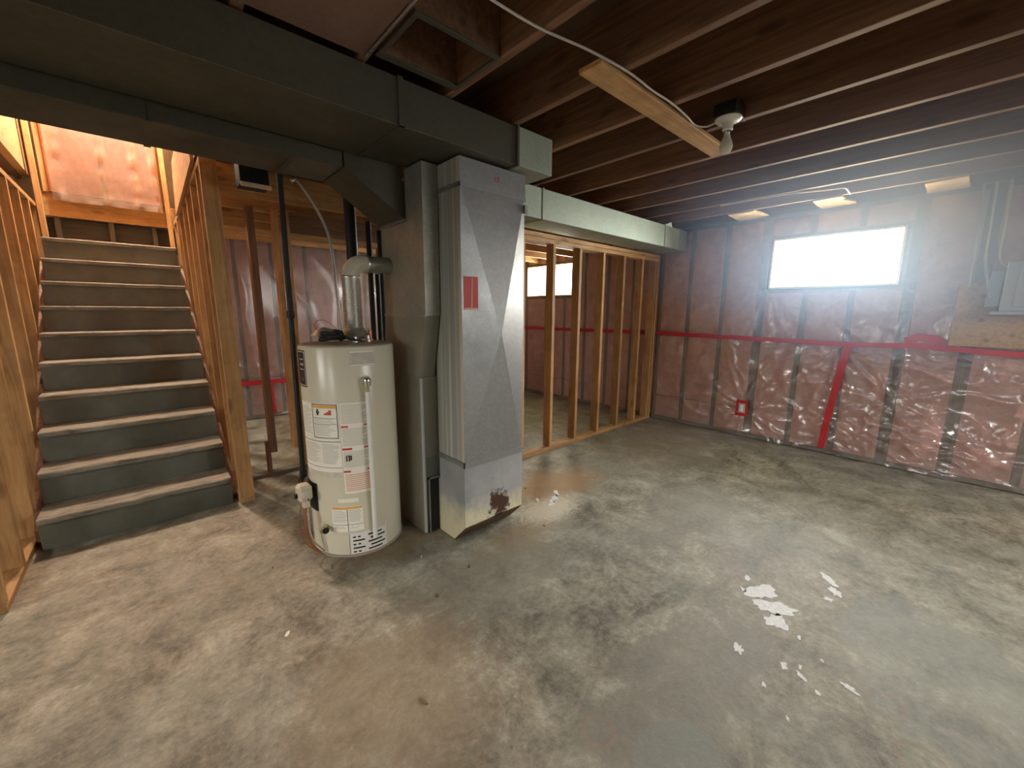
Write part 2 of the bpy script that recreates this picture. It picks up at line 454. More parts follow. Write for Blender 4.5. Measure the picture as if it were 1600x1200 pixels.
# ------------------------------------------------------------------ insulated outer walls
def wbox(ax, plane, u0, u1, w0, w1, z0, z1):
    if ax == 'x': return (plane+w0, plane+w1, u0, u1, z0, z1)
    return (u0, u1, plane+w0, plane+w1, z0, z1)
def batt(ax, plane, u0, u1, z0, z1, parent):
    w, h = round(u1-u0, 3), round(z1-z0, 3)
    key = ('batt', ax, w, h)
    if key not in cache:
        bm = bmesh.new(); nu, nz = 7, max(4, int(h/.09)); g = []
        for i in range(nu+1):
            row = []
            for j in range(nz+1):
                u = (i/nu-.5)*w; z = (j/nz-.5)*h
                e = (1-abs(2*i/nu-1)**4)*(1-abs(2*j/nz-1)**8)
                d = .004-.026*e+.012*noise.noise(Vector((u*9+w*31, z*6+h*17, 3)))*e
                row.append(bm.verts.new((d, u, z) if ax == 'x' else (u, d, z)))
            g.append(row)
        for i in range(nu):
            for j in range(nz): bm.faces.new((g[i][j], g[i+1][j], g[i+1][j+1], g[i][j+1]))
        rim = [g[i][0] for i in range(nu+1)]+[g[nu][j] for j in range(1, nz+1)]+[g[i][nz] for i in range(nu-1, -1, -1)]+[g[0][j] for j in range(nz-1, 0, -1)]
        bk = [bm.verts.new(((.08, v.co.y, v.co.z) if ax == 'x' else (v.co.x, .08, v.co.z))) for v in rim]
        for i in range(len(rim)):
            j = (i+1) % len(rim); bm.faces.new((rim[i], rim[j], bk[j], bk[i]))
        bm.faces.new(bk)
        cache[key] = finish(bm, 'insulation_batt', True, 60)
    c = (plane, (u0+u1)/2, (z0+z1)/2) if ax == 'x' else ((u0+u1)/2, plane, (z0+z1)/2)
    return link('insulation_batt', cache[key], M_pink, parent, c)
def g2(u, z, cu, cz, su, sz): return math.exp(-((u-cu)/su)**2-((z-cz)/sz)**2)
def ridge(a, b, s=0): return (1-min(1, abs(noise.noise(Vector((a, b, s))))*2.6))
def sheet(name, ax, plane, u0, u1, z0, z1, step, disp, holes, parent):
    nu, nz = int((u1-u0)/step), int((z1-z0)/step); bm = bmesh.new(); g = {}
    cz = (z0+z1)/2; cu = (u0+u1)/2
    for i in range(nu+1):
        for j in range(nz+1):
            u = u0+(u1-u0)*i/nu; z = z0+(z1-z0)*j/nz
            d = -.034-disp(u, z)
            g[i, j] = bm.verts.new((d, u-cu, z-cz) if ax == 'x' else (u-cu, d, z-cz))
    for i in range(nu):
        for j in range(nz):
            u = u0+(u1-u0)*(i+.5)/nu; z = z0+(z1-z0)*(j+.5)/nz
            if any(a < u < b_ and c < z < d for a, b_, c, d in holes): continue
            bm.faces.new((g[i, j], g[i+1, j], g[i+1, j+1], g[i, j+1]))
    for v in [v for v in bm.verts if not v.link_faces]: bm.verts.remove(v)
    c = (plane, cu, cz) if ax == 'x' else (cu, plane, cz)
    return link(name, finish(bm, name, True, 180), M_poly, parent, c)
def fold(u, z, cu, cz, n, reach, seed):
    r_ = math.hypot(u-cu, z-cz); a = math.atan2(z-cz, u-cu)
    s = math.sin(a*n+3*noise.noise(Vector((a*2, r_*2, seed))))
    return max(0, s)**3*math.exp(-r_/reach)*min(1, r_/.06)
def disp_right(u, z):
    d = .010*noise.noise(Vector((u*1.7, z*1.5, 0)))+.012*ridge(u*2.0+z*1.2, z*.9-u*.5, 4)**3+.010*noise.noise(Vector((u*6+z*3, z*4-u*2, 31)))
    d += .007*ridge(u*5+z*3, z*3-u*1, 8)**5+.004*ridge(u*11-z*4, z*7+u*3, 12)**5
    if z < 1.08:
        d += .014*ridge(u*3+z*2.5, z*5-u*2, 2)**5
        k = g2(u, z, .1, .95, .55, .10)+g2(u, z, .05, .28, .45, .16)+.5*g2(u, z, .6, .3, .3, .25)
        d += k*(.040*ridge(u*7, z*14, 6)**2+.016*ridge(u*17, z*26, 9)**2)
        d += .034*fold(u, z, .72, 1.06, 13, .45, 1)+.028*fold(u, z, 1.49, .32, 11, .35, 2)+.022*fold(u, z, .3, .6, 9, .4, 17)
    else:
        d += .034*fold(u, z, 1.36, 1.60, 15, .40, 3)+.026*fold(u, z, .42, 1.62, 11, .3, 5)+.024*fold(u, z, .9, 1.35, 9, .35, 7)
    if z < .14: d += .02*(1-z/.14)*(.5+noise.noise(Vector((u*3, 0, 5))))
    return d
def disp_far(u, z):
    d = .006*noise.noise(Vector((u*1.7, z*1.5, 40)))+.012*ridge(u*2.6+z*.5, z*1.1-u*.3, 14)**3
    if z < .7: d += .016*ridge(u*6, z*9, 3)**3
    return d

wr = boxes('wall_right', [(XW+.095, XW+.30, YB-.2, YF+.3, 0, 1.59), (XW+.095, XW+.30, YB-.2, YF+.3, 2.07, SUB),
                          (XW+.095, XW+.30, YB-.2, .40, 1.59, 2.07), (XW+.095, XW+.30, 1.37, 3.93, 1.59, 2.07),
                          (XW+.095, XW+.30, 4.89, YF+.3, 1.59, 2.07)], M_conc)
tag(wr, 'stud wall with pink insulation under clear plastic and two small windows', 'wall', kind='structure')
ST = [-2.36, -2.0, -1.61, -1.22, -.83, -.44, -.06, .33, .70, 1.06, 1.44, 1.82, 2.20, 2.56, 2.95, 3.34, 3.73, 4.12, 4.51, 4.95, 5.34, 5.72]
wins = [(.40, 1.37), (3.93, 4.89)]
box('bottom_plate', XW, XW+.089, YB, YF+.09, 0, .038, WG[1], wr)
box('top_plate', XW, XW+.089, YB, YF+.09, JZ-.038, JZ, WG[1], wr)
for u in ST:
    inw = any(a-.01 < u < b_+.01 for a, b_ in wins)
    for z0, z1 in ([(.038, 1.55), (2.11, JZ-.038)] if inw else [(.038, JZ-.038)]):
        hw = .040 if u in (1.44, .33, -.06, -1.22) else .024
        box('stud', XW, XW+.089, u-hw, u+hw, z0, z1, WG[2], wr)
for a, b_ in wins:
    box('rough_sill', XW, XW+.089, a-.05, b_+.05, 1.552, 1.59, WG[1], wr)
    box('window_header', XW, XW+.089, a-.05, b_+.05, 2.07, 2.108, WG[1], wr)
for a, b_ in zip(ST, ST[1:]):
    u0 = a+(.042 if a in (1.44, .33, -.06, -1.22) else .026); u1 = b_-(.042 if b_ in (1.44, .33, -.06, -1.22) else .026); mid = (u0+u1)/2
    inw = any(p-.03 < mid < q+.03 for p, q in wins)
    zs = [(.04, .30), (.31, 1.06), (1.08, 2.27)] if mid > 1.5 else [(.04, 1.06), (1.08, 2.27)]
    if inw: zs = zs[:-1]+[(1.08, 1.55), (2.11, 2.27)]
    for z0, z1 in zs: batt('x', XW, u0, u1, z0, z1, wr)
sheet('plastic_sheet', 'x', XW, -2.38, 2.55, .01, JZ, .016, disp_right, [(.385, 1.385, 1.575, 2.085)], wr)
sheet('plastic_sheet', 'x', XW, 2.67, YF-.05, .01, JZ, .028, disp_right, [(3.915, 4.905, 1.575, 2.085)], wr)

def ribbon(name, ax, plane, pts, width, material, parent, off, seed=0):
    """tape strip following a polyline on a wall, slightly wavy, with a real thickness"""
    bm = bmesh.new(); pts = [Vector(p) for p in pts]; q = []
    for a, b_ in zip(pts, pts[1:]):
        n = max(2, int((b_-a).length/.05))
        q += [a.lerp(b_, i/n) for i in range(n)]
    q.append(pts[-1]); c = sum(q, Vector((0, 0)))/len(q); rows = []
    for i, p in enumerate(q):
        t = (q[min(i+1, len(q)-1)]-q[max(i-1, 0)]).normalized(); nrm = Vector((-t.y, t.x))
        p = p+nrm*.006*noise.noise(Vector((i*.3, seed, 2)))
        w = -off-.006*noise.noise(Vector((i*.5, seed, 7)))
        row = []
        for s, dd in ((-.5, 0), (.5, 0), (.5, .0015), (-.5, .0015)):
            e = p+nrm*width*s*(1+.12*noise.noise(Vector((i*.7, s, seed))))-c
            row.append(bm.verts.new((w-dd, e.x, e.y) if ax == 'x' else (e.x, w-dd, e.y)))
        rows.append(row)
    for a, b_ in zip(rows, rows[1:]):
        for k in range(4): bm.faces.new((a[k], a[(k+1) % 4], b_[(k+1) % 4], b_[k]))
    bm.faces.new(rows[0]); bm.faces.new(rows[-1][::-1])
    loc = (plane, c.x, c.y) if ax == 'x' else (c.x, plane, c.y)
    o = link(name, finish(bm, name, True, 40), material, parent, loc); return o
o = ribbon('seam_tape', 'x', XW, [(2.55, 1.10), (1.8, 1.085), (1.2, 1.08), (.7, 1.07), (.2, 1.085), (-.4, 1.05), (-2.3, 1.05)], .045, M_tape, wr, .066, 1)
o['label'] = 'red tape along the horizontal seam'
o = ribbon('seam_tape', 'x', XW, [(.66, 1.08), (.70, .75), (.74, .35), (.76, .06)], .055, M_tape, wr, .072, 2)
o['label'] = 'red tape running down to the floor'
ribbon('seam_tape', 'x', XW, [(5.78, 1.10), (4.2, 1.09), (2.68, 1.10)], .045, M_tape, wr, .066, 3)
ribbon('seam_tape', 'x', XW, [(.30, 1.12), (.22, 1.155), (.12, 1.15), (.05, 1.11)], .06, M_tape, wr, .076, 4)

# taped outlet box low on the plastic
ob = thing('outlet_box', (XW-.06, 1.49, .32), 'small outlet box sealed with red tape low on the plastic wall', 'outlet')
boxes('box', [(XW-.075, XW-.01, 1.455, 1.525, .27, .375)], M_plast, ob, (XW-.04, 1.49, .32), .003)
boxes('tape_collar', [(XW-.072, XW-.068, 1.43, 1.455, .235, .405), (XW-.072, XW-.068, 1.525, 1.55, .25, .40),
                      (XW-.0735, XW-.068, 1.435, 1.545, .375, .41), (XW-.0735, XW-.068, 1.43, 1.55, .235, .27)], M_tape, ob, (XW-.07, 1.49, .32))
boxes('receptacle', [(XW-.080, XW-.074, 1.472, 1.508, .285, .36)], M_white, ob, (XW-.077, 1.49, .32), .002)

# windows
def window(name, a, b_, label, mull=None):
    w = thing(name, (XW+.1, (a+b_)/2, 1.59), label, 'window', kind='structure')
    x0, x1 = XW-.058, XW+.27
    box('window_jamb', x0, x1, a, a+.018, 1.608, 2.052, M_frame, w)
    box('window_jamb', x0, x1, b_-.018, b_, 1.608, 2.052, M_frame, w)
    box('window_head', x0, x1, a, b_, 2.052, 2.07, M_frame, w)
    box('window_sill', x0, x1, a, b_, 1.59, 1.608, M_frame, w)
    s = [a+.018, b_-.018]
    for u in (s[0], s[1]-.022): box('sash_stile', XW+.17, XW+.2, u, u+.022, 1.608, 2.052, M_frame, w)
    for z in (1.608, 2.03): box('sash_rail', XW+.17, XW+.2, s[0]+.022, s[1]-.022, z, z+.022, M_frame, w)
    if mull:
        box('mullion', XW+.165, XW+.205, mull-.02, mull+.02, 1.63, 2.03, M_frame, w)
        box('pane', XW+.184, XW+.188, s[0]+.022, mull-.02, 1.63, 2.03, M_glass, w, 0)
        box('pane', XW+.184, XW+.188, mull+.02, s[1]-.022, 1.63, 2.03, M_glass, w, 0)
    else:
        box('pane', XW+.184, XW+.188, s[0]+.022, s[1]-.022, 1.63, 2.03, M_glass, w, 0)
    return w
window('window_1', .40, 1.37, 'wide low basement window in the plastic-covered wall')
window('window_2', 3.93, 4.89, 'basement window seen between the bare partition studs', 4.52)

# far wall behind stairs and utility corner
wf = boxes('wall_far', [(XL-.2, XW+.3, YF+.095, YF+.3, 0, 1.95), (SXR+.15, XW+.3, YF+.095, YF+.3, 1.95, SUB),
                        (XL-.2, SXL-.15, YF+.095, YF+.3, 1.95, SUB), (SXL-.15, SXR+.15, YF+.20, YF+.3, 1.95, 5.0)], M_conc)
tag(wf, 'far insulated stud wall behind the stairs', 'wall', kind='structure')
box('bottom_plate', SXR+.13, XW, YF, YF+.089, 0, .038, WG[0], wf)
box('top_plate', SXR+.13, XW, YF, YF+.089, JZ-.038, JZ, WG[0], wf)
us = [.48+.39*k for k in range(12)]
for u in us: box('stud', u-.019, u+.019, YF, YF+.089, .038, JZ-.038, WG[2], wf)
for a, b_ in zip(us, us[1:]):
    for z0, z1 in ((.04, .50), (.52, 2.27)): batt('y', YF, a+.021, b_-.021, z0, z1, wf)
sheet('plastic_sheet', 'y', YF, .47, 4.72, .01, JZ, .028, disp_far, [], wf)
o = ribbon('seam_tape', 'y', YF, [(.47, .47), (1.5, .46), (4.6, .46)], .06, M_tape, wf, .066, 5)
ribbon('seam_tape', 'y', YF, [(1.10, .45), (1.12, .05)], .05, M_tape, wf, .072, 6)
# wall above the stair landing: cripple studs, rim board, insulated bays
LZ = 1.97
for u in (-.50, -.13, .20): box('cripple_stud', u-.019, u+.019, YF+.06, YF+.15, LZ, 2.22, WG[2], wf)
box('cripple_backing', SXL-.1, SXR+.1, YF+.16, YF+.19, LZ, 2.22, WG[0], wf)
box('landing_rim_board', SXL-.03, SXR+.1, YF+.03, YF+.068, 2.22, 2.43, W[0], wf)
uu = [-.56, -.46, -.14, .30, .38]
for u in (-.53, -.13, .30): box('stud', u-.019, u+.019, YF+.02, YF+.109, 2.43, 4.29, W[2], wf)
for a, b_ in ((-.51, -.15), (-.11, .28)): batt('y', YF+.03, a, b_, 2.44, 4.29, wf)
def disp_up(u, z): return .012*ridge(u*3.2+z*.6, z*.8-u*.2, 21)**3+.012*max(0, 1-(z-2.36)/.12)*ridge(u*7, z*4, 5)+sum(.022*math.exp(-((u-c-.02*noise.noise(Vector((z*3, c, 1))))/.022)**2)*(.6+noise.noise(Vector((z*9, c, 4)))) for c in (-.43, -.13, .10, .25))
sheet('plastic_sheet', 'y', YF+.03, -.49, .29, 2.36, 4.29, .02, disp_up, [], wf)

# the two walls behind the camera, with window openings, some added for fill light
wl = boxes('wall_left', [(XL-.2, XL, YB-.2, YF+.3, 0, 1.15), (XL-.2, XL, YB-.2, YF+.3, 2.1, SUB),
                         (XL-.2, XL, YB-.2, -1.25, 1.15, 2.1), (XL-.2, XL, -.1, 1.2, 1.15, 2.1), (XL-.2, XL, 2.35, YF+.3, 1.15, 2.1)], M_conc)
tag(wl, 'bare concrete foundation wall left of the stairs', 'wall', kind='structure')
wb = boxes('wall_back', [(XL, XW+.1, YB-.2, YB, 0, 1.15), (XL, XW+.1, YB-.2, YB, 2.1, SUB),
                         (XL, 1.9, YB-.2, YB, 1.15, 2.1), (3.9, XW+.1, YB-.2, YB, 1.15, 2.1)], M_conc)
tag(wb, 'bare concrete foundation wall behind the viewer', 'wall', kind='structure')
def rear_window(name, ax, plane, u0, u1, label):
    c = (plane-.1, (u0+u1)/2, 1.15) if ax == 'x' else ((u0+u1)/2, plane-.1, 1.15)
    w = thing(name, c, label, 'window', kind='structure')
    def bb(n, a, b_, z0, z1, mt, d0=-.13, d1=-.07):
        box(n, *wbox(ax, plane, a, b_, d0, d1, z0, z1), mt, w, .002 if mt != M_glass else 0)
    bb('window_jamb', u0, u0+.05, 1.15, 2.1, M_frame); bb('window_jamb', u1-.05, u1, 1.15, 2.1, M_frame)
    bb('window_head', u0+.05, u1-.05, 2.05, 2.1, M_frame); bb('window_sill', u0+.05, u1-.05, 1.15, 1.2, M_frame)
    mid = (u0+u1)/2
    bb('mullion', mid-.02, mid+.02, 1.2, 2.05, M_frame)
    bb('pane', u0+.05, mid-.02, 1.2, 2.05, M_glass, -.102, -.098); bb('pane', mid+.02, u1-.05, 1.2, 2.05, M_glass, -.102, -.098)
rear_window('window_3', 'x', XL, 1.2, 2.35, 'window in the left foundation wall, nearer the stairs')
rear_window('fill_window_left', 'x', XL, -1.25, -.1, 'unseen window added in the left foundation wall to light the plastic wall')  # unseen window, added to give the plastic wall highlights and brightness
rear_window('fill_window_back', 'y', YB, 1.9, 3.9, 'unseen window added in the wall behind the viewer for fill light')  # unseen window, put in for general fill on floor and window wall

# ------------------------------------------------------------------ bare stud partitions
PY = 2.57
wp = thing('wall_partition', (3.6, PY+.045, 0), 'open partition of bare wooden studs beside the metal duct', 'wall', kind='structure')
box('bottom_plate', 1.80, XW-.06, PY, PY+.089, 0, .038, W[0], wp)
box('top_plate', 1.80, XW-.06, PY, PY+.089, 1.955, 1.993, W[0], wp)
box('top_plate', 1.80, XW-.06, PY, PY+.089, 1.995, 2.033, W[0], wp)
for x in (2.10, 2.48, 2.87, 3.25, 3.64, 4.02, 4.40, 4.70): box('stud', x-.038, x, PY, PY+.089, .038, 1.955, W[2], wp)
box('end_stud', XW-.10, XW-.062, PY, PY+.089, .038, 1.955, W[2], wp)

UY = 3.66
wu = thing('wall_utility', (1.1, UY, 0), 'broken bare stud frame behind the water heater', 'wall', kind='structure')
box('bottom_plate', .46, 2.4, UY, UY+.089, 0, .03, WG[0], wu)
box('stud', .655, .703, UY, UY+.089, .20, 2.115, WJ[2], wu)
box('stud_stub', .625, .654, UY, UY+.06, .03, .29, WJ[2], wu)
box('stud', .83, .868, UY, UY+.089, .20, 2.115, W[2], wu)
box('stud', .905, .943, UY, UY+.089, .03, 2.115, W[2], wu)
box('stud', 1.68, 1.745, UY, UY+.089, .03, 1.96, W[2], wu)
box('stud', 2.05, 2.088, UY, UY+.089, .03, 1.96, W[2], wu)
box('header_board', .945, 2.4, UY+.01, UY+.048, 1.96, 2.115, WJ[0], wu)
box('header_plate', .945, 2.4, UY, UY+.089, 1.92, 1.958, W[0], wu)

# ------------------------------------------------------------------ staircase
RISE, RUN, Y0 = .197, .236, 3.29
sc = thing('staircase', (-.12, 3.3, 0), 'steep closed staircase with worn grey-green painted treads', 'stairs')
for k in range(1, 11):
    y, z = Y0+RUN*(k-1), RISE*k
    bm = bmesh.new(); n = 18; depth = RUN+.03 if k < 10 else .46
    prof = [(0, -.030), (0, -.006), (.006, 0), (depth, 0), (depth, -.030)]
    rows = []
    for i in range(n+1):
        x = (i/n-.5)*(SXR-SXL)
        wear = .008*noise.noise(Vector((x*4, k*3.1, 0)))+(.010 if k == 1 else 0)*noise.noise(Vector((x*9, k, 3)))
        rows.append([bm.verts.new((x, a-depth/2+(wear if a < .01 else 0), b_-(abs(wear)*.5 if a < .01 else 0))) for a, b_ in prof])
    for a, b_ in zip(rows, rows[1:]):
        for i in range(5): bm.faces.new((a[i], a[(i+1) % 5], b_[(i+1) % 5], b_[i]))
    bm.faces.new(rows[0]); bm.faces.new(rows[-1][::-1])
    link('tread' if k < 10 else 'landing_board', finish(bm, 'tread'), M_tread, sc, ((SXL+SXR)/2, y+depth/2, z))
    box('riser', SXL, SXR, y+.022, y+.042, RISE*(k-1)+(.0005 if k > 1 else 0), z-.030, M_stair, sc)
for x0, x1 in ((SXL-.032, SXL-.001), (SXR+.001, SXR+.032)):
    prism('stringer', [(x0, 3.40, 0), (x0, 3.40, .10), (x0, 5.45, 1.80), (x0, YF, 1.80), (x0, YF, 1.55), (x0, 3.75, 0)], (x1-x0, 0, 0), WJ[1], sc)

# stud walls on both sides of the stairs
def stair_wall(name, x0, x1, ys, zt, label):
    w = thing(name, ((x0+x1)/2, ys[0], 0), label, 'wall', kind='structure')
    box('bottom_plate', x0, x1, ys[0], YF, 0, .036, W[1], w)
    for y in ys: box('stud', x0, x1, y, y+.038, .036, zt-.04, W[2], w)
    box('top_plate', x0, x1, ys[0], YF, zt-.038, zt, W[1], w)
    return w
wsl = stair_wall('wall_stair_left', SXL-.125, SXL-.034, [2.72, 3.10, 3.49, 3.88, 4.27, 4.66, 5.05, 5.44, 5.80], JZ, 'bare stud wall left of the stairs')
wsr = stair_wall('wall_stair_right', SXR+.033, SXR+.122, [3.26, 3.47, 3.86, 4.25, 4.64, 5.03, 5.42, 5.80], 2.28, 'bare stud wall right of the stairs')
# upper stairwell shell
wup = boxes('wall_stairwell', [(SXL-.14, SXL-.06, 2.95, YF+.3, SUB+.03, 5.0), (SXR+.13, SXR+.17, 2.95, YF+.3, SUB+.03, 5.0),
                               (SXL-.14, SXR+.17, 2.88, 2.95, SUB+.03, 5.0), (SXL-.14, SXR+.17, 2.88, YF+.3, 4.30, 4.40)], WP)
tag(wup, 'wood-lined stairwell rising to the floor above', 'wall', kind='structure')
box('corner_stud', SXL-.03, SXL+.01, YF-.06, YF-.02, LZ+.03, 4.29, W[2], wup)
box('corner_stud', SXR-.02, SXR+.02, YF-.06, YF-.02, LZ+.03, 4.29, W[2], wup)
prism('gusset_board', [(SXR+.01, 4.80, 2.62), (SXR+.01, 3.45, 2.62), (SXR+.01, 3.45, 2.29), (SXR+.01, 5.07, 2.22)], (.02, 0, 0), W[1], wup)
# lamp in the stairwell: wall-mounted globe out of view above
sl = thing('stairwell_lamp', (-.1, 5.52, 4.3), 'round ceiling lamp lighting the upper stairwell', 'lamp')
lathe('lamp_base', [(.09, 0), (.09, -.03), (.03, -.03)][::-1], (-.1, 5.52, 4.299), M_porc, sl, 24)
gm, gnt, gb = mat('lit_globe'); gb.inputs['Emission Color'].default_value = (1, .72, .42, 1); gb.inputs['Emission Strength'].default_value = 6
lathe('lamp_globe', [(.01, -.23), (.07, -.215), (.105, -.16), (.105, -.10), (.07, -.045), (.05, -.03)], (-.1, 5.52, 4.299), gm, sl, 24)
pl = bpy.data.lights.new('stairwell_lamp_light', 'POINT'); pl.energy = 300; pl.color = (1, .86, .70); pl.shadow_soft_size = .11
plo = bpy.data.objects.new('stairwell_lamp_light', pl); plo.location = (-.1, 5.52, 3.94); col.objects.link(plo)

# ------------------------------------------------------------------ trunk ducts
t1 = thing('trunk_duct', (0, 1.91, 2.115), 'large dark rectangular trunk duct under the joists, nearest the viewer', 'duct')
xs = [XL+.02, -3.0, -1.6, -.35, .90, 1.56]
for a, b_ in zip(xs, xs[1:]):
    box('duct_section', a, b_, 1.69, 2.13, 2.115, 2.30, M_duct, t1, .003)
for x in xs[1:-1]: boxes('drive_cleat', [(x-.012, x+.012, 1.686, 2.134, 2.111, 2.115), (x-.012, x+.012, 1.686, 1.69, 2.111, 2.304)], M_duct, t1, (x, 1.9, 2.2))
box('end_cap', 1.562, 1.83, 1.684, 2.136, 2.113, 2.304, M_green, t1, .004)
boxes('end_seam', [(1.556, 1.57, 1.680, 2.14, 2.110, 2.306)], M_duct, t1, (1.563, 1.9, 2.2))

t2 = thing('return_duct', (0, 2.3, 2.05), 'second trunk duct behind the first, dropping into the furnace plenum', 'duct')
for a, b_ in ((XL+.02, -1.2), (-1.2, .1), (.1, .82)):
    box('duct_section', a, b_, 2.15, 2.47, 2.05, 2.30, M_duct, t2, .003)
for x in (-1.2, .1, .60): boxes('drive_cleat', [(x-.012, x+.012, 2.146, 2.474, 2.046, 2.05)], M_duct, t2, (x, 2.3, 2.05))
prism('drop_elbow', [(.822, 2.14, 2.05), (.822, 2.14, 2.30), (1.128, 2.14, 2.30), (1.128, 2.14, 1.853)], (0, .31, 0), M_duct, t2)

t3 = thing('branch_duct', (3.3, 2.4, 2.05), 'pale greenish sheet-metal duct above the stud partition', 'duct')
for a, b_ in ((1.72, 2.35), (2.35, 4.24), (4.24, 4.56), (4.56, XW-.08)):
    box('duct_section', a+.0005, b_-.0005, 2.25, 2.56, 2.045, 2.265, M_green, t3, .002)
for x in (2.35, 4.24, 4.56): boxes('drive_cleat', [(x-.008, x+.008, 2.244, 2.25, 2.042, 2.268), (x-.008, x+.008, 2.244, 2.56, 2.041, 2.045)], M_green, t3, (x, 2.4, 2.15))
prism('bent_tab', [(4.20, 2.235, 2.262), (4.36, 2.235, 2.255), (4.33, 2.235, 2.305)], (0, .003, 0), M_white, t3)

# ------------------------------------------------------------------ vertical drop column
cx0, cx1, cy0, cy1 = 1.24, 1.685, 1.76, 2.02
cd = thing('drop_duct', ((cx0+cx1)/2, (cy0+cy1)/2, 0), 'tall galvanized drop duct with cross-broken face and corroded bottom', 'duct')
def shell(name, z0, z1, peak, material, side_mat, grow=0):
    """box section with a cross-broken front sheet"""
    a0, a1, b0, b1 = cx0-grow, cx1+grow, cy0-grow, cy1+grow
    loc = Vector(((cx0+cx1)/2, (cy0+cy1)/2, (z0+z1)/2)); bm = bmesh.new()
    V = lambda x, y, z: bm.verts.new(Vector((x, y, z))-loc)
    f = [V(a0, b0, z0), V(a1, b0, z0), V(a1, b0, z1), V(a0, b0, z1)]
    b_ = [V(a0, b1, z0), V(a1, b1, z0), V(a1, b1, z1), V(a0, b1, z1)]
    if peak:
        zc = z0+(z1-z0)*.49; c = V((a0+a1)/2+.02, b0-peak, zc)
        for i in range(4): bm.faces.new((f[i], f[(i+1) % 4], c))
    else: bm.faces.new(f)
    bm.faces.new(b_[::-1]); s = []
    for i in range(4):
        q = bm.faces.new((f[(i+1) % 4], f[i], b_[i], b_[(i+1) % 4]))
        if i == 3: s.append(q)
    for q in s: q.material_index = 1
    me = finish(bm, name); me.materials.append(material); me.materials.append(side_mat)
    return link(name, me, None, cd, loc)
shell('upper_collar', 1.985, 2.103, 0, M_galv, M_streak, .003)
shell('middle_section', .50, 1.985, .038, M_galv, M_streak)
# boot: front sheet ends above the floor, bottom slopes back
prism('boot', [(cx0, cy0, .499), (cx0, cy0, .12), (cx0, 1.875, .002), (cx0, cy1+.02, .002), (cx0, cy1+.02, .345), (cx0, cy1, .345), (cx0, cy1, .499)],
      (cx1-cx0, 0, 0), M_boot, cd, ((cx0+cx1)/2, (cy0+cy1)/2, .25))
prism('boot_bottom', [(cx0+.003, cy0+.002, .113), (cx0+.003, 1.872, .001), (cx0+.003, 1.868, .001), (cx0+.003, cy0-.002, .113)], (cx1-cx0-.006, 0, 0), M_rust, cd)
boxes('slip_seam', [(cx0-.006, cx1+.006, cy0-.006, cy0, 1.965, 1.985), (cx0-.006, cx0, cy0-.006, cy1, 1.965, 1.985)], M_galv, cd, (cx0, cy0, 1.975))
boxes('slip_seam', [(cx0-.006, cx1+.006, cy0-.006, cy0, .485, .515), (cx0-.006, cx0, cy0-.006, cy1, .485, .515)], M_galv, cd, (cx0, cy0, .5))
boxes('corner_tab', [(cx1-.01, cx1+.012, cy0-.016, cy0-.002, 1.90, 1.945)], M_galv, cd, (cx1, cy0, 1.92))
face = lambda x: cy0-.038*(x-cx0)/.2425
st = prism('red_sticker', [(x, face(x)-.0004, z) for x, z in ((1.252, 1.36), (1.335, 1.36), (1.335, 1.53), (1.252, 1.53))], (0, -.0012, 0), M_red, cd)
st['label'] = 'peeling red sticker'
prism('sticker_crease', [(x, face(x)-.0016, z) for x, z in ((1.294, 1.37), (1.300, 1.37), (1.304, 1.525), (1.299, 1.525))], (0, -.0006, 0), M_pinkprint, st)
prism('sticker_edge', [(x, face(x)-.0016, z) for x, z in ((1.255, 1.361), (1.333, 1.361), (1.333, 1.369), (1.255, 1.369))], (0, -.0006, 0), M_pinkprint, st)
boxes('red_stamp', [(1.462, 1.492, cy0-.0045, cy0-.0032, 2.045, 2.049), (1.462, 1.492, cy0-.0045, cy0-.0032, 2.028, 2.031), (1.464, 1.467, cy0-.0045, cy0-.0032, 2.028, 2.049), (1.489, 1.492, cy0-.0045, cy0-.0032, 2.028, 2.058)], M_red, cd, (1.48, cy0, 2.04))

# ------------------------------------------------------------------ furnace cabinet with plenum
fu = thing('furnace', (1.42, 2.28, 0), 'narrow furnace cabinet with stained metal plenum between heater and drop duct', 'furnace')
prism('cabinet', [(1.14, 2.045, .002), (1.14, 2.5, .002), (1.14, 2.5, .975), (1.14, 2.035, .975)], (.54, 0, 0), M_furn, fu)
prism('transition', [(1.14, 2.035, .977), (1.14, 2.5, .977), (1.14, 2.45, 1.325), (1.14, 1.965, 1.325)], (.09, 0, 0), M_furn, fu)
prism('plenum', [(1.141, 1.96, 1.326), (1.141, 2.45, 1.326), (1.141, 2.45, 1.85), (1.141, 2.136, 1.85), (1.141, 2.136, 2.106), (1.141, 1.955, 2.106)], (.092, 0, 0), M_plen, fu)
box('side_panel', 1.232, 1.68, 2.04, 2.5, .977, 2.106, M_furng, fu)
boxes('door_edge', [(1.136, 1.150, 2.030, 2.046, .01, .97)], M_plast, fu, (1.14, 2.04, .5), .002)
boxes('front_panel', [(1.150, 1.235, 2.040, 2.046, .36, .97)], M_furng, fu, (1.19, 2.04, .6))
boxes('return_frame', [(1.165, 1.172, 2.025, 2.045, .005, .36), (1.165, 1.24, 2.025, 2.045, .35, .36)], M_galv, fu, (1.2, 2.03, .2))
boxes('return_opening_shade', [(1.174, 1.239, 2.036, 2.047, .01, .348)], M_black, fu, (1.2, 2.04, .2))  # black slab painted in for the shaded inside of the opening
boxes('plenum_seam', [(1.134, 1.141, 1.955, 2.45, 1.318, 1.334)], M_plen, fu, (1.14, 2.2, 1.326))
boxes('elbow_collar', [(1.130, 1.141, 2.13, 2.452, 1.838, 1.852)], M_galv, fu, (1.135, 2.3, 1.845))

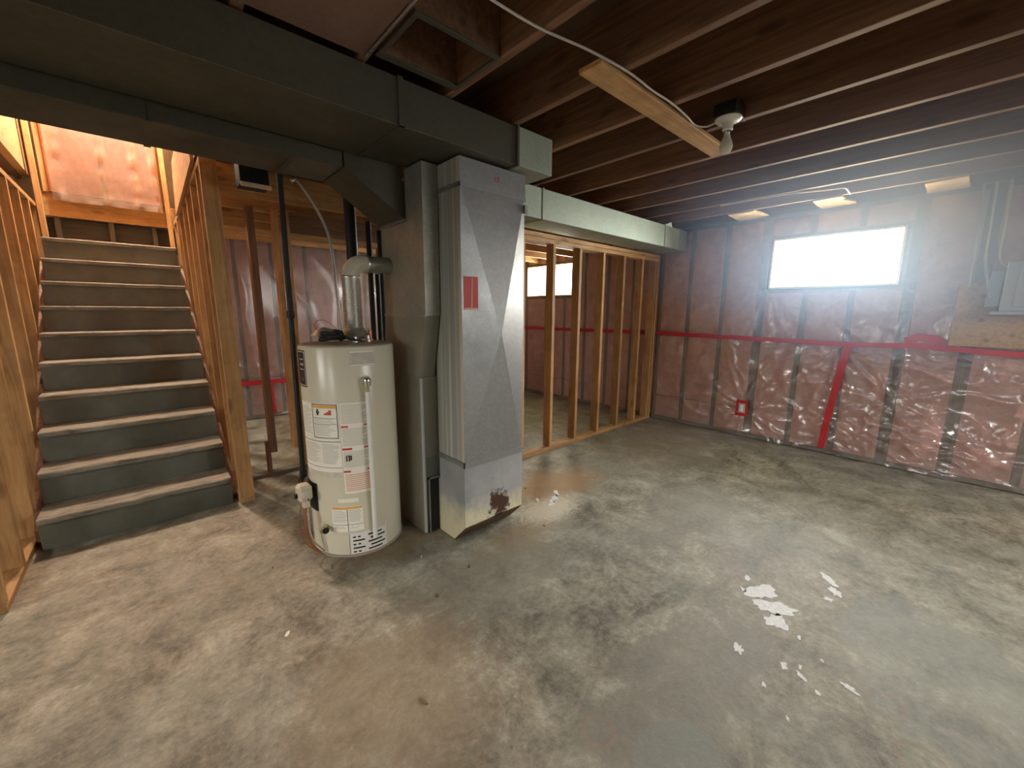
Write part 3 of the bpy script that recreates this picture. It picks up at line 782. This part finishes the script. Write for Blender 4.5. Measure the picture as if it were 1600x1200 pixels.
# ------------------------------------------------------------------ water heater
HX, HY, HR, HH = .84, 2.32, .25, 1.17
wh = thing('water_heater', (HX, HY, 0), 'beige cylindrical gas water heater covered in paper labels', 'water heater')
lathe('tank', [(HR-.012, .012), (HR-.002, .014), (HR, .02), (HR, HH-.012), (HR-.004, HH-.003), (HR-.012, HH)], (HX, HY, 0), M_tank, wh, 72)
lathe('base_ring', [(HR-.004, .001), (HR+.003, .001), (HR+.003, .014), (HR-.004, .014)], (HX, HY, 0), M_tanktop, wh, 64)
lathe('tank_top', [(HR-.014, HH+.0005), (HR-.016, HH+.004), (.06, HH+.010)], (HX, HY, 0), M_tanktop, wh, 64)
def patch(name, a0, a1, z0, z1, material, parent, lift=.0012, thick=.0009, slant=0):
    """thin piece hugging the tank between two angles and heights"""
    n = max(2, int(abs(a1-a0)/4)); bm = bmesh.new(); rows = []
    am = R((a0+a1)/2); loc = Vector((HX+HR*math.cos(am), HY+HR*math.sin(am), (z0+z1)/2))
    for i in range(n+1):
        a = R(a0+(a1-a0)*i/n); row = []
        for rr, z in ((HR+lift, z0), (HR+lift, z1), (HR+lift-thick, z1), (HR+lift-thick, z0)):
            row.append(bm.verts.new(Vector((HX+rr*math.cos(a), HY+rr*math.sin(a), z+slant*i/n))-loc))
        rows.append(row)
    for a, b_ in zip(rows, rows[1:]):
        for k in range(4): bm.faces.new((a[k], a[(k+1) % 4], b_[(k+1) % 4], b_[k]))
    bm.faces.new(rows[0]); bm.faces.new(rows[-1][::-1])
    return link(name, finish(bm, name, True, 30), material, parent, loc)
def patches(name, lst, material, parent, lift):
    bm = bmesh.new(); loc = Vector((HX, HY, .6))
    for a0, a1, z0, z1 in lst:
        n = max(1, int(abs(a1-a0)/5)); prev = None
        for i in range(n+1):
            a = R(a0+(a1-a0)*i/n)
            cur = [bm.verts.new(Vector((HX+rr*math.cos(a), HY+rr*math.sin(a), z))-loc) for rr, z in ((HR+lift, z0), (HR+lift, z1), (HR+lift-.0006, z1), (HR+lift-.0006, z0))]
            if prev:
                for k in range(4): bm.faces.new((prev[k], prev[(k+1) % 4], cur[(k+1) % 4], cur[k]))
            prev = cur
    o = link(name, finish(bm, name), material, parent, loc)
    if len(lst) > 1: o['kind'] = 'stuff'
    return o
def each(name, lst, material, parent, lift):
    for q in lst: patches(name, [q], material, parent, lift)
rng = random.Random(3)
def lines(a0, a1, z0, z1, dz, h=.0022, ragged=.3):
    out = []; z = z1
    while z-h > z0:
        e = a1-(a1-a0)*ragged*rng.random()**2
        out.append((a0, e, z-h, z)); z -= dz
    return out
# rating plate and paper labels
lb = patch('brand_plate', -188, -165.5, .955, 1.148, M_printk, wh)
each('plate_border', [(-167.2, -166.4, .962, 1.141), (-188, -166.4, .962, .965), (-188, -166.4, 1.138, 1.141)], M_label, lb, .0017)
each('plate_stripe', [(-180, -169.5, 1.098, 1.103), (-180, -169.5, 1.045, 1.050), (-178, -170, 1.068, 1.080)], M_faded, lb, .0017)
patches('plate_badge', [(-175, -172, .988, 1.002)], M_red, lb, .0017)
fs = patch('faded_sticker', -108.5, -78.5, 1.068, 1.148, M_faded, wh)
each('sticker_border', [(-108, -79, 1.070, 1.076), (-108, -79, 1.140, 1.145)], M_label, fs, .0016)
patches('sticker_print', lines(-106, -81, 1.082, 1.134, .008, .002), M_print, fs, .0016)
bl = patch('instruction_label', -186, -124, .50, .875, M_label, wh)
patches('instruction_print', lines(-184, -161, .70, .85, .010)+lines(-184, -150, .545, .655, .008)+lines(-148, -127, .545, .655, .007), M_print, bl, .0018)
each('label_divider', [(-186, -124, .668, .671), (-186, -124, .525, .527)], M_printk, bl, .0018)
wn = patch('warning_panel', -159, -126, .688, .872, M_label, bl, .0018)
each('warning_border', [(-159, -126, .688, .692), (-159, -126, .868, .872), (-159, -158.2, .688, .872), (-126.8, -126, .688, .872), (-157.5, -127.5, .797, .799), (-157.5, -127.5, .764, .766)], M_printk, wn, .0026)
patches('warning_header', [(-157.5, -127.5, .851, .866)], M_orange, wn, .0024)
each('warning_pictogram', [(-152, -149.5, .812, .846), (-153, -148.5, .822, .834)], M_printk, wn, .0026)
each('warning_flame', [(-142, -133, .815, .824), (-139, -133, .824, .832), (-136, -133, .832, .842)], M_red, wn, .0026)
patches('warning_print', lines(-156, -129, .698, .760, .009)+lines(-156, -129, .77, .793, .009), M_print, wn, .0026)
rl = patch('lighting_label', -123.5, -88, .375, .878, M_label, wh)
patches('lighting_print', lines(-122, -90, .765, .868, .0075)+lines(-122, -90, .645, .738, .0075)+lines(-122, -90, .52, .612, .0075), M_print, rl, .0018)
each('red_stripe', [(-123, -115, .745, .755), (-97, -90, .75, .757), (-123, -112, .622, .633), (-98, -90, .626, .634), (-123, -115, .497, .507), (-96, -90, .50, .508)], M_red, rl, .0022)
patches('lighting_pink_print', lines(-121.5, -90, .385, .485, .011, .006, .1), M_pinkprint, rl, .0018)
each('lighting_diagram', [(-119.5, -118, .56, .59), (-116.5, -115, .56, .59), (-119.5, -113, .588, .592), (-114.5, -113, .565, .59)], M_printk, rl, .0024)
patch('yellowed_strip', -186, -124, .47, .50, M_faded, wh, .0010)
sm = patch('small_label', -133, -108.5, .325, .348, M_label, wh)
l2 = patch('notice_label', -141.5, -104, .155, .30, M_label, wh)
patches('notice_header', [(-141, -105, .286, .298)], M_orange, l2, .0018)
patches('notice_print', lines(-140, -124, .205, .278, .009)+lines(-121, -106, .205, .278, .009)+lines(-138, -127, .165, .185, .009)+lines(-119, -108, .165, .185, .009), M_print, l2, .0018)
each('notice_divider', [(-141, -104.5, .194, .196), (-123, -122.4, .157, .284)], M_printk, l2, .0018)
# burner hatch and air slots
pn = patch('burner_hatch', -178, -122.5, .018, .137, M_tank, wh, .003, .002)
vg = patch('air_intake_plate', -121.5, -76, .018, .142, M_white, wh, .003, .002)
slots = []
for i in range(5):
    z = .026+.022*i
    slots += [(-118, -109 if i % 2 == 0 else -104, z, z+.009), (-100 if i % 2 == 0 else -97, -78 if i % 2 else -82, z+.002, z+.011)]
each('air_slot', slots, M_black, vg, .0036)
patches('plate_edge', [(-76.5, -75.5, .016, .165)], M_label, vg, .004)
# relief valve with white discharge pipe
ang = R(-92.5); dx, dy = math.cos(ang), math.sin(ang)
P_ = lambda rr, z: (HX+rr*dx, HY+rr*dy, z)
lathe('valve_rosette', [(.028, 0), (.028, .004), (.018, .008), (.014, .008)], P_(HR, .99), M_tank, wh, 24, 'y')
rv = tube('relief_valve', [P_(HR, .99), P_(HR+.03, .99)], .014, M_chrome, wh, 14)
lathe('valve_body', [(.004, -.032), (.017, -.026), (.02, -.004), (.02, .008), (.013, .02), (.004, .022)], P_(HR+.034, .992), M_chrome, rv, 20)
tube('valve_nut', [P_(HR+.034, .968), P_(HR+.034, .925)], .0115, M_brass, rv, 8)
dp = tube('discharge_pipe', [P_(HR+.034, .935), P_(HR+.030, .5), P_(HR+.022, .10)], .0125, M_white, wh, 16)
# gas control on the left, black recess and pilot tubing
gv = box('gas_control', .505, .575, 2.235, 2.315, .335, .425, M_valve, wh, .014)
boxes('control_neck', [(.525, .56, 2.245, 2.31, .295, .336)], M_valve, gv, (.54, 2.28, .31), .006)
lathe('control_knob', [(.022, 0), (.022, .012), (.015, .016)], (.53, 2.233, .38), M_valve, gv, 18, 'y')
lathe('side_knob', [(.014, 0), (.014, .012), (.010, .015)], (.505, 2.27, .37), M_black, gv, 14, 'x')
boxes('temperature_dial', [(.545, .552, 2.229, 2.236, .345, .352)], M_black, gv, (.55, 2.23, .35))
patch('control_recess', -188, -163, .26, .42, M_black, wh, .006, .005)
tube('control_stub', [(.57, 2.28, .38), (.61, 2.30, .38)], .016, M_dark, wh, 10)
tube('burner_tube', [(.53, 2.25, .30), (.525, 2.235, .2), (.54, 2.225, .1), (.585, 2.22, .03)], .006, M_copper, wh, 8, 5)
tube('pilot_tube', [(.545, 2.25, .30), (.54, 2.23, .22), (.545, 2.21, .13), (.60, 2.20, .04)], .005, M_chrome, wh, 8, 5)
tube('thermocouple', [(.52, 2.26, .33), (.50, 2.25, .22), (.52, 2.23, .10), (.60, 2.19, .02)], .0025, M_copper, wh, 6, 5)
da = R(-160)
lathe('drain_plate', [(.03, 0), (.03, .003), (.012, .005)], (HX+HR*math.cos(R(-152)), HY+HR*math.sin(R(-152))+.004, .185), M_tank, wh, 20, 'y')
tube('drain_valve', [(HX+HR*math.cos(R(-152)), HY+HR*math.sin(R(-152)), .185), (.60, 2.165, .182), (.575, 2.155, .178)], [.010, .011, .009], M_brass, wh, 10)
lathe('drain_handle', [(.016, 0), (.018, .004), (.016, .009), (.006, .01)], (.60, 2.155, .182), M_dark, wh, 14, 'y')
# flue: hood legs, galvanized rise, elbow, dark connector to the plenum
FX, FY = .905, 2.37
fp = thing('flue_pipe', (FX, FY, HH+.01), 'shiny vent pipe with elbow on top of the water heater', 'pipe')
lathe('draft_hood', [(.085, .022), (.09, .03), (.075, .055), (.058, .08), (.052, .085)], (FX, FY, HH), M_plen, fp, 28)
for k in range(4):
    a = R(45+90*k)
    box('hood_leg', FX+.075*math.cos(a)-.004, FX+.075*math.cos(a)+.004, FY+.075*math.sin(a)-.004, FY+.075*math.sin(a)+.004, HH+.0105, HH+.03, M_plen, fp)
lathe('riser_pipe', [(.0485, .08), (.05, .085), (.05, .355), (.052, .36), (.052, .37), (.048, .372)], (FX, FY, HH), M_flue, fp, 28)
el = []
for k in range(7):
    a = R(15*k); el.append((FX+.075*(1-math.cos(a)), FY+.0, HH+.372+.075*math.sin(a)))
tube('elbow', el+[(FX+.10, FY, HH+.447)], .0505, M_valve, fp, 22)
tube('connector', [(FX+.10, FY, HH+.447), (1.139, FY, HH+.45)], .047, M_plen, fp, 22)
lathe('connector_band', [(.0515, -.006), (.053, -.004), (.053, .004), (.0515, .006)], (FX+.095, FY, HH+.447), M_flue, fp, 22, 'x')
# water nipples and odd fittings on the tank top
for (x, y, h, mt, rd) in ((.78, 2.40, .05, M_brass, .014), (.97, 2.30, .06, M_copper, .012), (.93, 2.24, .035, M_chrome, .012), (.855, 2.235, .03, M_chrome, .013)):
    lathe('nipple', [(rd*1.5, 0), (rd*1.5, .012), (rd, .014), (rd, h), (rd*.8, h+.002)], (x, y, HH+.010), mt, wh, 10)
hb = thing('hose_bundle', (.745, 2.28, HH), 'black cable coil under a grey cap lying on the heater top', 'cable')
pts = []
for k in range(40):
    a = k*.55; rr = .05+.012*math.sin(k*1.3); pts.append((.745+rr*math.cos(a), 2.275+rr*.8*math.sin(a), HH+.026+.0011*k+.005*math.sin(k*.9)))
tube('coil', pts, .012, M_black, hb, 7)
lathe('cap', [(.004, .075), (.045, .062), (.066, .035), (.07, .030), (.068, .028)][::-1], (.725, 2.33, HH+.018), M_flex, hb, 24)
tube('tail', [(.79, 2.25, HH+.05), (.82, 2.2, HH+.03), (.845, 2.16, HH+.025), (.85, 2.13, HH+.022)], .007, M_black, hb, 7, 5)
tube('loose_wire', [(.70, 2.30, HH+.05), (.68, 2.33, HH+.11), (.74, 2.36, HH+.13), (.80, 2.35, HH+.08), (.82, 2.33, HH+.03)], .002, M_copper, hb, 6, 6)

# ------------------------------------------------------------------ pipes and cables around the heater
gp = thing('gas_pipe', (.60, 2.52, .4), 'black iron gas pipe running down left of the water heater', 'pipe')
tube('riser', [(.615, 2.49, 2.049), (.592, 2.47, .40)], .014, M_dark, gp, 12)
tube('gas_branch', [(.592, 2.47, .40), (.565, 2.43, .385), (.548, 2.33, .382), (.545, 2.318, .382)], .014, M_dark, gp, 12)
lathe('coupling', [(.018, -.02), (.020, -.016), (.020, .016), (.018, .02)], (.605, 2.482, 1.33), M_dark, gp, 14)
lathe('elbow_fitting', [(.017, -.02), (.021, -.016), (.021, .016), (.017, .02)], (.592, 2.47, .41), M_dark, gp, 14)
ds = thing('vent_stack', (1.02, 2.62, 1.0), 'tall black pipe from the ceiling down behind the flue', 'pipe')
tube('stack', [(1.02, 2.62, 2.54), (1.02, 2.62, 1.62)], .034, M_dark, ds, 18)
tube('lower_pipe', [(1.02, 2.62, 1.62), (1.02, 2.62, .002)], .017, M_copper, ds, 12)
lathe('reducer', [(.018, -.03), (.034, 0), (.036, .01), (.036, .03), (.034, .032)], (1.02, 2.62, 1.60), M_dark, ds, 18)
fc = tube('flexible_conduit', [(.70, 2.60, 2.06), (.735, 2.62, 2.07), (.83, 2.65, 1.955), (.90, 2.68, 1.82), (.925, 2.70, 1.69), (.935, 2.70, 1.45), (.945, 2.69, 1.18), (.96, 2.72, .9), (1.06, 2.75, .1), (1.06, 2.75, .009)], .009, M_flex, None, 8, 6)
tag(fc, 'thin grey flexible conduit curving down behind the heater', 'conduit')
for i, (x, y, z0, z1, rd) in enumerate(((1.175, 2.72, .0, 1.93, .018), (1.235, 2.75, .0, 1.60, .016), (1.29, 2.8, .0, 1.9, .02))):
    p = tube('drain_pipe', [(x, y, z1), (x, y, .9), (x+.02, y, .002)], rd, M_black, None, 12)
    tag(p, ['thick black drain pipe nearest the vent elbow', 'shorter thin black drain pipe in the middle', 'black drain pipe closest to the furnace plenum'][i], 'pipe', 'black pipes behind the heater')
jb = thing('ceiling_box', (.60, 3.12, 2.10), 'black box with pale lower flange hanging by the stair post', 'box')
box('box', .535, .695, 3.06, 3.20, 2.112, 2.30, M_black, jb, .004)
box('flange', .535, .70, 3.045, 3.06, 2.10, 2.125, M_osb, jb, .002)
box('hanger', .575, .59, 3.06, 3.20, 2.30, JZ+.1, M_black, jb, .001)

# ------------------------------------------------------------------ things under the joists
rg = thing('register_boot', (.945, 1.47, JZ), 'open square metal register boot between two joists', 'vent')
rx0, rx1, ry0, ry1 = .765, 1.127, 1.31, 1.62
for n, a in (('flange', (rx0, rx1, ry0, ry0+.022)), ('flange', (rx0, rx1, ry1-.035, ry1)), ('flange', (rx0, rx0+.018, ry0+.022, ry1-.035)), ('flange', (rx1-.018, rx1, ry0+.022, ry1-.035))):
    box(n, *a, JZ-.012, JZ-.004, M_duct, rg, .001)
for a in ((rx0+.004, rx0+.008, ry0+.01, ry1-.02), (rx1-.008, rx1-.004, ry0+.01, ry1-.02), (rx0+.008, rx1-.008, ry0+.01, ry0+.014), (rx0+.008, rx1-.008, ry1-.024, ry1-.02)):
    box('boot_side', *a, JZ-.004, SUB-.004, WJ[1], rg, 0)
pm = thing('joist_pan', (.54, 1.0, JZ), 'sheet metal pan coloured with a reddish reflection, closing the joist bay beside the register', 'duct')
box('pan_sheet', .345, .735, .45, 1.66, JZ-.004, JZ-.001, M_pan_reflection, pm, 0)
box('pan_sheet', -.06, .335, .45, 1.66, JZ-.004, JZ-.001, M_pan_reflection, pm, 0)
for x in (.34, .742): box('pan_lip', x-.004, x+.004, .45, 1.66, JZ-.010, JZ-.004, M_flue, pm, 0)
bd = box('nailed_board', 1.41, 2.70, 1.055, 1.165, JZ-.022, JZ-.002, W[0], None, .002)
tag(bd, 'loose wooden board nailed across the joists beside the bulb', 'board')
wc = tube('lamp_cable', [(.60, 1.10, 2.290), (.92, 1.10, 2.293), (1.12, 1.10, 2.303), (1.33, 1.06, 2.303), (1.56, 1.035, 2.302), (1.75, 1.035, 2.298), (1.93, 1.035, 2.303), (2.10, 1.04, 2.297), (2.21, 1.05, 2.295), (2.275, 1.02, 2.297), (2.275, .965, 2.303)], .0045, M_cable, None, 8, 5)
tag(wc, 'cream cable stapled under the joists to the bulb holder', 'cable')
lp = thing('bulb_holder', (2.29, .92, JZ), 'white porcelain lampholder with bare bulb under a joist', 'lamp')
boxes('junction_box', [(2.235, 2.349, .865, .975, JZ-.004, JZ+.06)], M_dark, lp, (2.29, .92, JZ), .004)
lathe('holder_plate', [(.062, -.004), (.062, -.010), (.052, -.018), (.026, -.022), (.024, -.055), (.020, -.058)][::-1], (2.29, .92, JZ), M_porc, lp, 32)
lathe('bulb_base', [(.014, -.075), (.016, -.07), (.016, -.056)], (2.29, .92, JZ), M_chrome, lp, 18)
lathe('bulb', [(.003, -.166), (.018, -.162), (.029, -.148), (.032, -.132), (.027, -.112), (.017, -.090), (.014, -.075)], (2.29, .92, JZ), M_bulb, lp, 24)
lathe('pull_knob', [(.002, -.012), (.010, -.008), (.012, 0), (.009, .008), (.002, .012)], (2.375+.032, .89, JZ+.02), M_porc, lp, 14)
for i, (pts, lab) in enumerate((([(4.40, 1.69), (4.40, 1.46), (4.52, 1.43), (4.70, 1.42), (4.72, 1.47), (4.775, 1.46), (4.775, 1.71), (4.6, 1.70)], 'torn pale board scrap under the joists left of the window'),
        ([(4.40, 1.00), (4.38, .80), (4.48, .79), (4.50, .82), (4.66, .75), (4.775, .76), (4.775, 1.00), (4.60, 1.01)], 'torn pale board scrap under the joists above the window'),
        ([(4.42, .32), (4.39, .10), (4.775, .09), (4.775, .32)], 'rectangular pale board scrap under the joists right of the window'))):
    o = prism('board_scrap', [(x, y, JZ-.014) for x, y in pts], (0, 0, .012), M_osb)
    tag(o, lab, 'board', 'board scraps under the last joists')
cc = tube('joist_cable', [(3.98, 1.6, 2.301), (3.99, 1.09, 2.301), (4.02, .99, 2.300), (4.08, .82, 2.300), (4.11, .75, 2.300), (4.17, .735, 2.300), (4.28, .74, 2.300), (4.36, .74, 2.300)], .007, M_cable, None, 8, 5)
tag(cc, 'pale cable bending along the joists above the window', 'cable')

# ------------------------------------------------------------------ electrical corner at the right edge
eb = box('panel_backboard', XW-.10, XW-.085, -1.0, .05, 1.10, 1.58, WP, None, .002)
tag(eb, 'plywood backboard on the wall at the right edge', 'board')
ep = thing('electrical_panel', (XW-.14, -.3, 1.36), 'grey electrical panel box on the wall at the right edge', 'panel')
box('panel_case', XW-.19, XW-.101, -.62, -.17, 1.37, 1.72, M_plast, ep, .004)
box('panel_door', XW-.197, XW-.191, -.60, -.23, 1.40, 1.69, M_plast, ep, .002)
box('panel_ledge', XW-.21, XW-.101, -.64, -.13, 1.345, 1.368, M_plast, ep, .003)
box('side_strip', XW-.125, XW-.101, -.165, -.10, 1.40, 1.66, M_plast, ep, .002)
for i, y in enumerate((.02, -.04, -.11)):
    c = tube('wall_cable', [(XW-.085, y, 2.30), (XW-.09, y-.01, 2.0), (XW-.088, y-.02, 1.74), (XW-.125, y-.03-.05*i, 1.55-.08*i if i < 2 else 1.66)], .008, M_cable if i else M_flex, None, 8, 6)
    tag(c, ['grey conduit down the wall nearest the window', 'middle pale cable down the wall to the electrical panel', 'pale cable nearest the electrical panel'][i], 'cable', 'cables above the electrical panel')

# ------------------------------------------------------------------ peeling paint and litter on the floor
def flake(cx, cy, rx, ry, rot, seed, parent=fl, n=46, rough=.75):
    pts = []
    for k in range(n):
        a = 2*math.pi*k/n
        rr = 1+rough*noise.noise(Vector((math.cos(a)*1.6, math.sin(a)*1.6, seed)))+.30*noise.noise(Vector((math.cos(a)*3, math.sin(a)*3, seed+9)))+.16*noise.noise(Vector((math.cos(a)*8, math.sin(a)*8, seed+4)))
        x, y = rx*rr*math.cos(a), ry*rr*math.sin(a)
        pts.append((cx+x*math.cos(rot)-y*math.sin(rot), cy+x*math.sin(rot)+y*math.cos(rot), .0006))
    return prism('paint_flake', pts, (0, 0, .0012), M_flake, parent)
fk = [(2.10, .48, .085, .045, -.6), (2.01, .41, .09, .042, -.9), (1.93, .37, .05, .035, .2), (2.16, .565, .022, .012, .3), (2.05, .55, .02, .010, .8),
      (2.46, .28, .05, .018, .9), (2.37, .24, .035, .02, .4), (2.28, .25, .02, .012, 1.2), (1.645, .43, .026, .016, .2), (1.69, .285, .018, .010, .5),
      (1.685, .225, .022, .008, 1.0), (1.73, .24, .012, .006, .1), (1.65, .17, .010, .006, .9), (1.90, .28, .014, .007, .3), (1.76, .10, .026, .010, 1.3),
      (1.54, .31, .010, .006, .3), (1.83, .19, .010, .006, .7), (2.08, 1.83, .06, .022, .5), (2.16, 1.88, .045, .016, .9), (2.02, 1.79, .035, .014, .2),
      (1.98, 1.90, .025, .010, 1.1), (1.46, .215, .012, .004, .6)]
for i, (x, y, a, b_, r_) in enumerate(fk): flake(x, y, a, b_, r_, i*3.7+1)
chips = [(.30, 1.74, .035, 1, 'pale plaster crumb on the open floor left of centre'), (.90, 1.52, .03, 0, 'small wood splinter in front of the drop duct'),
         (.575, 1.09, .045, 0, 'forked dark splinter on the floor nearest the viewer'), (.36, 2.29, .022, 0, 'dark splinter on the floor left of the heater'),
         (.60, 2.09, .05, 0, 'long splinter lying against the heater base'), (1.15, 1.6, .03, 0, 'dark splinter just below the corroded duct bottom'),
         (2.05, 2.10, .03, 0, 'splinter in the rusty stain beside the partition plate'), (1.75, 1.62, .022, 0, 'tiny splinter right of the corroded duct bottom'),
         (1.0, 1.85, .02, 1, 'pale crumb on the floor between heater and drop duct')]
for i, (x, y, l, w, lab) in enumerate(chips):
    a = rng.random()*3.14; h = l*.5
    d = Vector((math.cos(a), math.sin(a), 0)); nr = Vector((-d.y, d.x, 0))
    t_ = l*.12 if not w else l*.22
    pts = [Vector((x, y, .0008))+d*u+nr*v for u, v in ((-h, -t_*.4), (-h*.5, -t_), (h*.4, -t_*.7), (h, .1*t_), (h*.5, t_), (-h*.7, t_*.6))]
    o = prism('plaster_chip' if w else 'wood_splinter', pts, (0, 0, .004), M_chipw if w else M_chip)
    tag(o, lab, 'debris', 'plaster crumbs on the floor' if w else 'wood splinters on the floor')

# ------------------------------------------------------------------ added volume standing in for lens glare around the bright window
hm = bpy.data.materials.new('glare_scatter'); hm.use_nodes = True
hn = hm.node_tree; hn.nodes.remove(hn.nodes['Principled BSDF'])
vsn = N(hn, 'ShaderNodeVolumeScatter', i_Color=(.50, .70, 1, 1), i_Anisotropy=.1)
tcn = N(hn, 'ShaderNodeTexCoord'); mpn = N(hn, 'ShaderNodeMapping')
mpn.inputs['Scale'].default_value = (1/1.6, 1/2.1, 1/1.3)
gr = N(hn, 'ShaderNodeTexGradient', gradient_type='QUADRATIC_SPHERE')
hn.links.new(tcn.outputs['Object'], mpn.inputs['Vector']); hn.links.new(mpn.outputs[0], gr.inputs['Vector'])
hn.links.new(math_(hn, 'MULTIPLY', gr.outputs['Fac'], 1.35), vsn.inputs['Density'])
hn.links.new(vsn.outputs[0], hn.nodes['Material Output'].inputs['Volume'])
bm = bmesh.new(); bmesh.ops.create_icosphere(bm, subdivisions=4, radius=1)
for v in bm.verts: v.co = Vector((v.co.x*1.6, v.co.y*2.1, v.co.z*1.3))
hz = link('window_glare_volume', finish(bm, 'window_glare_volume', True, 180), hm, None, (3.65, .2, 2.05))
tag(hz, 'bluish lens glare around the bright window, made as an added volume', 'haze', kind='stuff')
